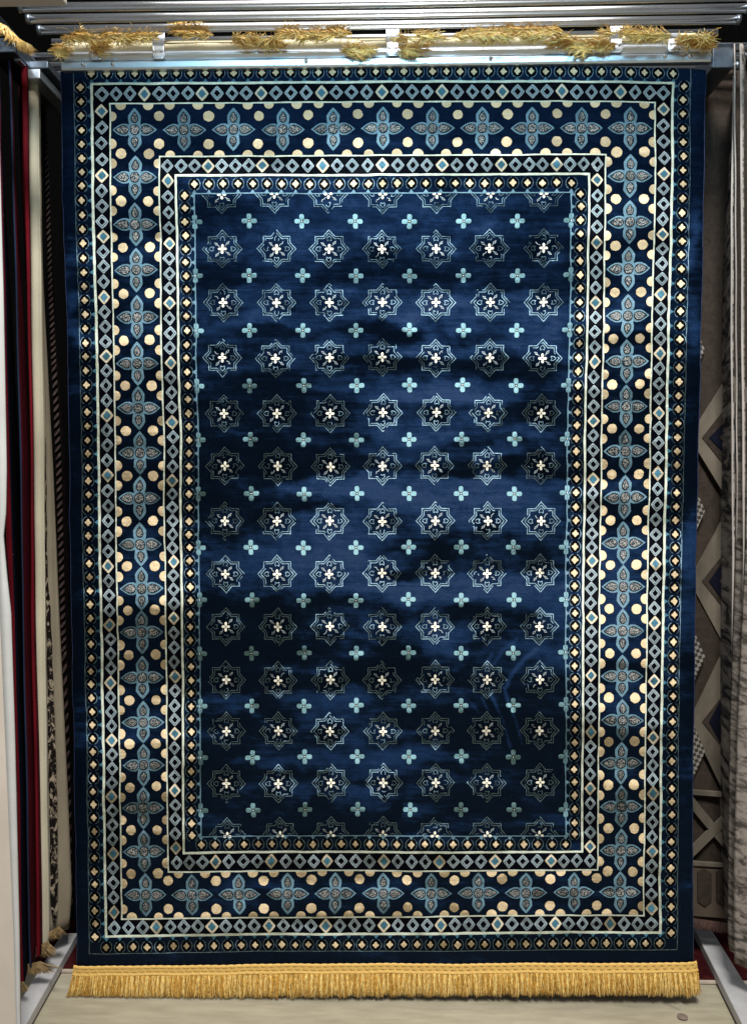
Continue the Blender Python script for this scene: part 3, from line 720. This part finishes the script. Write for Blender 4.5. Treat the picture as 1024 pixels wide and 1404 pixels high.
def x5(t, rows):
    m = MB(); vs = []; n = 60; ys = [600, 780, 840, 1000, 1100, 1240, 1264]; L = [62.5, 62.5, 64, 66, 68, 70, 73]; Rr = [63.2, 65.5, 70, 76, 79, 80, 77]
    for j in range(n+1):
        y = 600+(1264-600)*j/n; a = float(np.interp(y, ys, L)); b = float(np.interp(y, ys, Rr))
        for x, Y in ((a, .075), (b, .085)): vs.append(P(x+.5*math.sin(j*1.3), y, Y))
    m.add(vs, [(2*j, 2*j+1, 2*j+3, 2*j+2) for j in range(n)]); m.build('floral_stripe', V_floral, t)
    ragged(t, [(66, 1280), (82, 1270)], .06, 300, 11, M_dullgold, spread=5)
side_rug('side_rug', [(104,52.5,53.6,58),(400,56.6,57.6,66),(640,60,61.5,74),(840,62,63,78),(1100,64.5,65.5,85),(1230,65.5,66.5,87.5),(1284,66,67,83)], .09, .14, V_cream, V_beige,
 'beige rug with a ragged black floral stripe, right of the thick cream rug', group=GL, extra=x5)
V_rope = simple('brown_black_pile', (.0025, .002, .002), .95, 0, .03, var=.4, scale=40)
V_ropep = motif_mat('taupe_rope_pile', (.060, .042, .038), (.020, .012, .012), 60, 1, 1, .4, .7)
def x6(t, rows):
    m = MB(); y = 122.0; k = 0
    while y < 1255:
        a = float(np.interp(y, [120, 400, 640, 840, 1100, 1260], [59, 66.5, 77, 81.5, 89, 92.5])); b = float(np.interp(y, [120, 400, 640, 840, 1100, 1260], [64, 73, 85, 90, 98, 101]))
        st = 8.5+2.5*(y > 500)+6*(y > 900); cy = y; w = b-a
        pts = [(a, cy+st*.55), (a+.15*w, cy+st*.12), (a+.6*w, cy-st*.32), (b, cy-st*.52), (b-.08*w, cy-st*.12), (a+.5*w, cy+st*.28)]
        m.add([P(x, yy, .243) for x, yy in pts], [tuple(range(6))]); y += st; k += 1
    m.build('rope_stripe', V_ropep, t)
side_rug('side_rug', [(118,56,57,72),(400,65,66,80),(640,74,75.5,93),(840,79,80,97),(1100,86,87,106),(1262,90,91,108)], .25, .27, V_rope, V_rope,
 'very dark rug with a twisted rope stripe, just left of the navy rug', group=GL, extra=x6)
# off-white panel closest to the viewer at far left
M_panel = simple('offwhite_panel', (.50, .45, .40), .55, var=.08, scale=5, bump=.1); M_pedge = simple('grey_white_edge', (.44, .45, .45), .5, var=.1, scale=6)
pn = empty('standing_panel', P(0, 1500, -.5)); tag(pn, 'tall off-white panel with pale grey edge at the far left of the frame', 'panel')
ysP = [60, 230, 400, 640, 700, 735, 790, 840, 1000, 1280, 1404, 1440]; xsP = [-4, 0, 4.6, 9, 8.2, 4.8, 9.5, 15, 20, 26.5, 28, 28.6]; xiP = [-30, -20, -12, -6, -4, -3, -1, 0, 7, 19, 22.5, 23.5]
m = MB(); e = MB(); vm = []; ve = []; n = 90
for j in range(n+1):
    y = 60+(1440-60)*j/n; xo = float(np.interp(y, ysP, xsP)); xi = float(np.interp(y, ysP, xiP))
    q0 = P(-70, y, -.42); q1 = P(xi, y, -.42); q2 = P(xo, y, -.415)
    vm += [q0, q1, q1+Vector((0, .006, 0)), q0+Vector((0, .006, 0))]; ve += [q1+Vector((.0005, -.001, 0)), q2, q2+Vector((0, .006, 0)), q1+Vector((.0005, .006, 0))]
fc = [(j*4+k, (j+1)*4+k, (j+1)*4+(k+1) % 4, j*4+(k+1) % 4) for j in range(n) for k in range(4)]
m.add(vm, fc); e.add(ve, fc); m.build('board', M_panel, pn); e.build('edge_strip', M_pedge, pn, True)

GR = 'rugs hanging edge-on along the right side'
def sr(t, rows):
    pass
def line_part(t, rows, Y, mt, nm='selvage', r=.0022):
    m = MB(); pts = []
    ys = [q[0] for q in rows]; xs = [q[1] for q in rows]
    for j in range(80):
        y = ys[0]+(ys[-1]-ys[0])*j/79; pts.append(P(float(np.interp(y, ys, xs))+.35*math.sin(j*.7), y, Y))
    m.tube(pts, r, 6); m.build(nm, mt, t, True)
side_rug('side_rug', [(104,1004,1006.5,991),(300,1001,1003.5,984),(500,1001.5,1004,984),(760,1003,1005.5,987),(1000,1003,1006,991),(1150,1003.5,1007,995),(1284,1006,1010,1000)], .05, .25, V_greyedge, V_mott,
 'grey and charcoal mottled rug edge-on, first to the right of the navy rug', group=GR, extra=lambda t, r: (line_part(t, [(104, 990.5), (300, 983.5), (500, 983.5), (760, 986.5), (1000, 990.5), (1150, 994.5), (1282, 999.5)], .245, V_greyedge), ))
side_rug('side_rug', [(60,1013,1016,1005),(300,1015,1018,1007),(500,1016,1019,1008),(760,1018,1021,1010),(1000,1014,1018,1008),(1150,1014,1018,1009),(1300,1017,1021,1012),(1318,1019,1022,1015)], -.02, .04, V_greyedge, V_mott2,
 'taupe flecked rug with paired pale selvages, right of the mottled grey rug', group=GR, extra=lambda t, r: (line_part(t, [(60, 1006), (300, 1008), (500, 1009), (760, 1010.5), (1000, 1008), (1300, 1013)], .03, V_greyedge), box_end(t, 976, 58, 1006, 93, -.01, .3, M_darkmetal)))
side_rug('side_rug', [(0,1030,1036,1017),(300,1032,1036,1020),(760,1034,1038,1023),(1000,1032,1036,1018),(1200,1032,1036,1018),(1334,1036,1040,1022)], -.08, -.03, V_greyedge, V_mott2,
 'taupe rug cut off by the right edge of the frame, longest of the right-hand rugs', group=GR)

# ---------------- geometric rug hanging behind on the right
gr = empty('geometric_rug', (1.0, .24, .2)); tag(gr, 'brown rug with cream lattice and dark diamonds, hanging behind the navy rug', 'rug')
V_gb = motif_mat('brown_pile', (.024, .019, .016), (.042, .033, .027), 60, 1, 1, .3, .7)
V_gt = velvet('cream_lattice_pile', (.10, .087, .070), .4); V_gd = velvet('dark_diamond_pile', (.003, .004, .010), .3)
m_, nt, b = mat('basket_weave_pile'); ck = N(nt, 'ShaderNodeTexChecker'); ck.inputs['Scale'].default_value = 90; ck.inputs[1].default_value = (.17, .16, .14, 1); ck.inputs[2].default_value = (.02, .017, .015, 1)
tc = N(nt, 'ShaderNodeTexCoord'); mp = N(nt, 'ShaderNodeMapping'); mp.inputs['Rotation'].default_value = (0, .35, 0); nt.links.new(tc.outputs['Object'], mp.inputs[0]); nt.links.new(mp.outputs[0], ck.inputs[0]); nt.links.new(ck.outputs[0], b.inputs['Base Color']); b.inputs['Roughness'].default_value = .9
V_gw = m_
G0 = .24
def gz(y): return P(975, y, G0).z
def gx(x): return P(x, 800, G0).x
m = MB(); xA, xB = gx(900), gx(1040); zA, zB = gz(1262), gz(96); n = 40
m.add([(xA+(xB-xA)*i/4, G0+.012*math.sin(j*.6+i), zA+(zB-zA)*j/n) for j in range(n+1) for i in range(5)], [(j*5+i, j*5+i+1, (j+1)*5+i+1, (j+1)*5+i) for j in range(n) for i in range(4)])
gp = m.build('pile', V_gb, gr, True); so = gp.modifiers.new('solid', 'SOLIDIFY'); so.thickness = .008; so.offset = 1
def gpoly(pts, mt, nm, o=.030):
    # patches of other pile, built as closed pads
    m = MB(); k = len(pts); vs = [P(x, y, G0-o) for x, y in pts]; bk_ = [v+Vector((0, .012, 0)) for v in vs]
    m.add(vs+bk_, [tuple(range(k)), tuple(range(2*k-1, k-1, -1))]+[(i, k+i, k+(i+1) % k, (i+1) % k) for i in range(k)]); m.build(nm, mt, gr)
def gband(a, b, w, mt=V_gt, o=.030, nm='lattice_band'):
    d = Vector((b[0]-a[0], b[1]-a[1])).normalized(); nrm_ = Vector((-d.y, d.x))*w/2
    gpoly([(a[0]-nrm_.x, a[1]-nrm_.y), (b[0]-nrm_.x, b[1]-nrm_.y), (b[0]+nrm_.x, b[1]+nrm_.y), (a[0]+nrm_.x, a[1]+nrm_.y)], mt, nm, o)
for yc, h in ((600, 28), (797, 40), (990, 52)):
    gpoly([(945+.0, yc), (1000, yc-62-h), (1030, yc-62), (1030, yc+62), (1000, yc+62+h)], V_gt, 'lattice_diamond', .026)
    gpoly([(962, yc), (1000, yc-48), (1030, yc-48), (1030, yc+48), (1000, yc+48)], V_gb, 'diamond_ground', .029)
    gpoly([(972, yc), (1000, yc-h), (1026, yc), (1000, yc+h)], V_gd, 'dark_diamond', .033)
    gpoly([(986, yc), (1000, yc-h*.5), (1014, yc), (1000, yc+h*.5)], V_gb, 'diamond_centre', .036)
for yc in (480, 700, 900, 1030):
    gpoly([(925, yc-58), (940, yc-60), (966, yc), (940, yc+60), (925, yc+58)], V_gw, 'woven_lozenge', .034)
gpoly([(925, 1082), (1035, 1090), (1035, 1096), (925, 1088)], V_gt, 'border_line', .040)
gband((925, 1072), (1010, 1176), 12, o=.041); gband((925, 1192), (1010, 1108), 11, o=.043)
gpoly([(925, 1180), (1035, 1188), (1035, 1192), (925, 1185)], V_gt, 'border_line', .047)
for xx in (958, 984, 1010):
    gpoly([(xx-2, 1196), (xx+8, 1192), (xx+17, 1198), (xx+17, 1236), (xx+8, 1243), (xx-2, 1236)], V_gb, 'border_cartouche', .050)
gpoly([(925, 1190), (1035, 1196), (1035, 1262), (925, 1254)], velvet('taupe_border_pile', (.06, .047, .037), .2), 'border_ground', .044)
ragged(gr, [(930, 1256), (1000, 1266)], G0-.03, 900, 14, simple('pinkish_fringe', (.10, .055, .048), .7))

# ---------------- floor, floor rug, base bars
m_, nt, b = mat('worn_floor'); FLM = m_
n1 = noise(nt, 2.2, .35, 1.6, 1, 8, .65, .6); n2 = noise(nt, 26, .25, 1.5, 1, 5, .6); 
r1 = ramp(nt, n1.outputs['Fac'], [(.25, (.26, .235, .175)), (.5, (.345, .315, .24)), (.75, (.42, .39, .31))])
r2 = ramp(nt, n2.outputs['Fac'], [(.3, (.80, .79, .76)), (.7, (1.1, 1.1, 1.08))])
mx = N(nt, 'ShaderNodeMix', data_type='RGBA', blend_type='MULTIPLY'); mx.inputs[0].default_value = 1
nt.links.new(r1.outputs[0], mx.inputs[6]); nt.links.new(r2.outputs[0], mx.inputs[7]); nt.links.new(mx.outputs[2], b.inputs['Base Color'])
b.inputs['Roughness'].default_value = .55; b.inputs['Specular IOR Level'].default_value = .3
bp = N(nt, 'ShaderNodeBump'); bp.inputs['Strength'].default_value = .15; bp.inputs['Distance'].default_value = .002; nt.links.new(n2.outputs['Fac'], bp.inputs['Height']); nt.links.new(bp.outputs[0], b.inputs['Normal'])
m = MB(); m.add([(-8, -5, 0), (8, -5, 0), (8, 8, 0), (-8, 8, 0)], [(0, 1, 2, 3)]); tag(m.build('floor', FLM), kind='structure')
# scratches in the floor
m = MB()
for (a, b_) in (((885, 1366), (932, 1386)),):
    p, q = PZ(*a, 0), PZ(*b_, 0); d = (q-p).normalized(); s = Vector((-d.y, d.x, 0))*.0007
    m.add([p-s+Vector((0,0,.004)), q-s+Vector((0,0,.004)), q+s+Vector((0,0,.004)), p+s+Vector((0,0,.004))], [(0, 1, 2, 3)])
tag(m.build('floor_scratches', simple('scratch_dirt', (.17, .155, .12), .8)), kind='structure')
p = PZ(935, 1396, 0); m = MB()
m.add([(p.x+.016*math.cos(k*.55)*(1+.1*math.sin(k*2)), p.y+.016*math.sin(k*.55), .005) for k in range(11)]+[(p.x, p.y, .0075)], [(k, (k+1) % 11, 11) for k in range(11)])
tag(m.build('gum_spot', simple('gum', (.17, .13, .11), .6, var=.3, scale=300)), 'flattened grey-brown gum spot on the floor near the bottom right corner', 'spot')
fz = PZ(560, 1343.5, 0).y
M_fr = motif_mat('wine_floor_pile', (.022, .003, .004), (.055, .009, .010), 30, 1, 1, .4, .7)
fg = empty('floor_rug', (0, fz, 0)); tag(fg, 'dark wine red rug lying on the floor behind the hanging navy rug', 'rug')
m = MB(); m.box((-1.6, fz+.012, .004), (1.6, fz+1.6, .012)); m.build('pile', M_fr, fg)
m = MB(); m.box((-1.6, fz, .004), (1.6, fz+.011, .010)); m.build('pale_hem', simple('pale_hem', (.42, .36, .30), .8), fg)
def base_bar(pts, label):
    m = MB(); z1 = .045; tp = [PZ(x, y, z1) for x, y in pts]; bt = [Vector((p.x, p.y, .013)) for p in tp]
    m.add(tp+bt, [(0, 1, 2, 3), (7, 6, 5, 4), (0, 4, 5, 1), (1, 5, 6, 2), (2, 6, 7, 3), (3, 7, 4, 0)]); o = m.build('base_bar', M_white, None, bevel=.003); tag(o, label, 'base bar', 'white steel base bars of the rack')
base_bar([(-15, 1440), (16, 1440), (107, 1279), (86, 1279)], 'white steel base bar running back along the floor under the left-hand rugs')
base_bar([(1024, 1418), (1064, 1418), (958, 1247), (938, 1247)], 'white steel base bar slanting across the floor at the bottom right')
# far end of the shop; near-black colour stands in for shade in the gaps
m = MB(); m.box((-5, 2.6, -.02), (5, 2.7, 6)); tag(m.build('back_wall', simple('shade_black_wall', (.003, .003, .003), 1, 0, .0)), kind='structure')

# ------------------------------------------------------------------ light
def area(name, loc, tgt, size, e, col, sy=None, spread=math.pi):
    l = bpy.data.lights.new(name, 'AREA'); l.energy = e; l.size = size; l.color = col; l.spread = spread
    if sy: l.shape = 'RECTANGLE'; l.size_y = sy
    o = bpy.data.objects.new(name, l); COL.objects.link(o); o.location = loc
    o.rotation_euler = (Vector(tgt)-Vector(loc)).to_track_quat('-Z', 'Y').to_euler(); return o
area('ceiling_light', (.3, -3.2, 5.2), (0.05, 0, 1.2), .8, 390, (1, .96, .90))
area('bar_glow_light', (0, -2.6, 3.20), (0, 0, 3.02), 1.3, 8.5, (.42, .80, 1), .30, math.radians(60))  # added cool softbox, set where the clamp bar mirrors it
area('tube_fill_light', (0, -2.2, 6.0), (0, -1.4, 0), 5, 110, (1, .99, .97), 3)  # added soft fill so the rack tubes have something bright to reflect
sp = bpy.data.lights.new('spot_light', 'SPOT'); sp.energy = 260; sp.spot_size = math.radians(34); sp.spot_blend = .9; sp.shadow_soft_size = .12; sp.color = (1, .95, .88)
so_ = bpy.data.objects.new('spot_light', sp); COL.objects.link(so_); so_.location = (.7, -3.6, 4.6); so_.rotation_euler = (Vector((.12, 0, 1.35))-Vector(so_.location)).to_track_quat('-Z', 'Y').to_euler()
w = bpy.data.worlds.new('World'); S.world = w; w.use_nodes = True
bg = w.node_tree.nodes['Background']; bg.inputs[0].default_value = (.92, .96, 1, 1); bg.inputs[1].default_value = .17
S.view_settings.view_transform = 'Standard'; S.view_settings.look = 'None'; S.view_settings.exposure = 0; S.view_settings.gamma = 1
S.render.engine = 'CYCLES'; S.render.resolution_x = 746; S.render.resolution_y = 1024
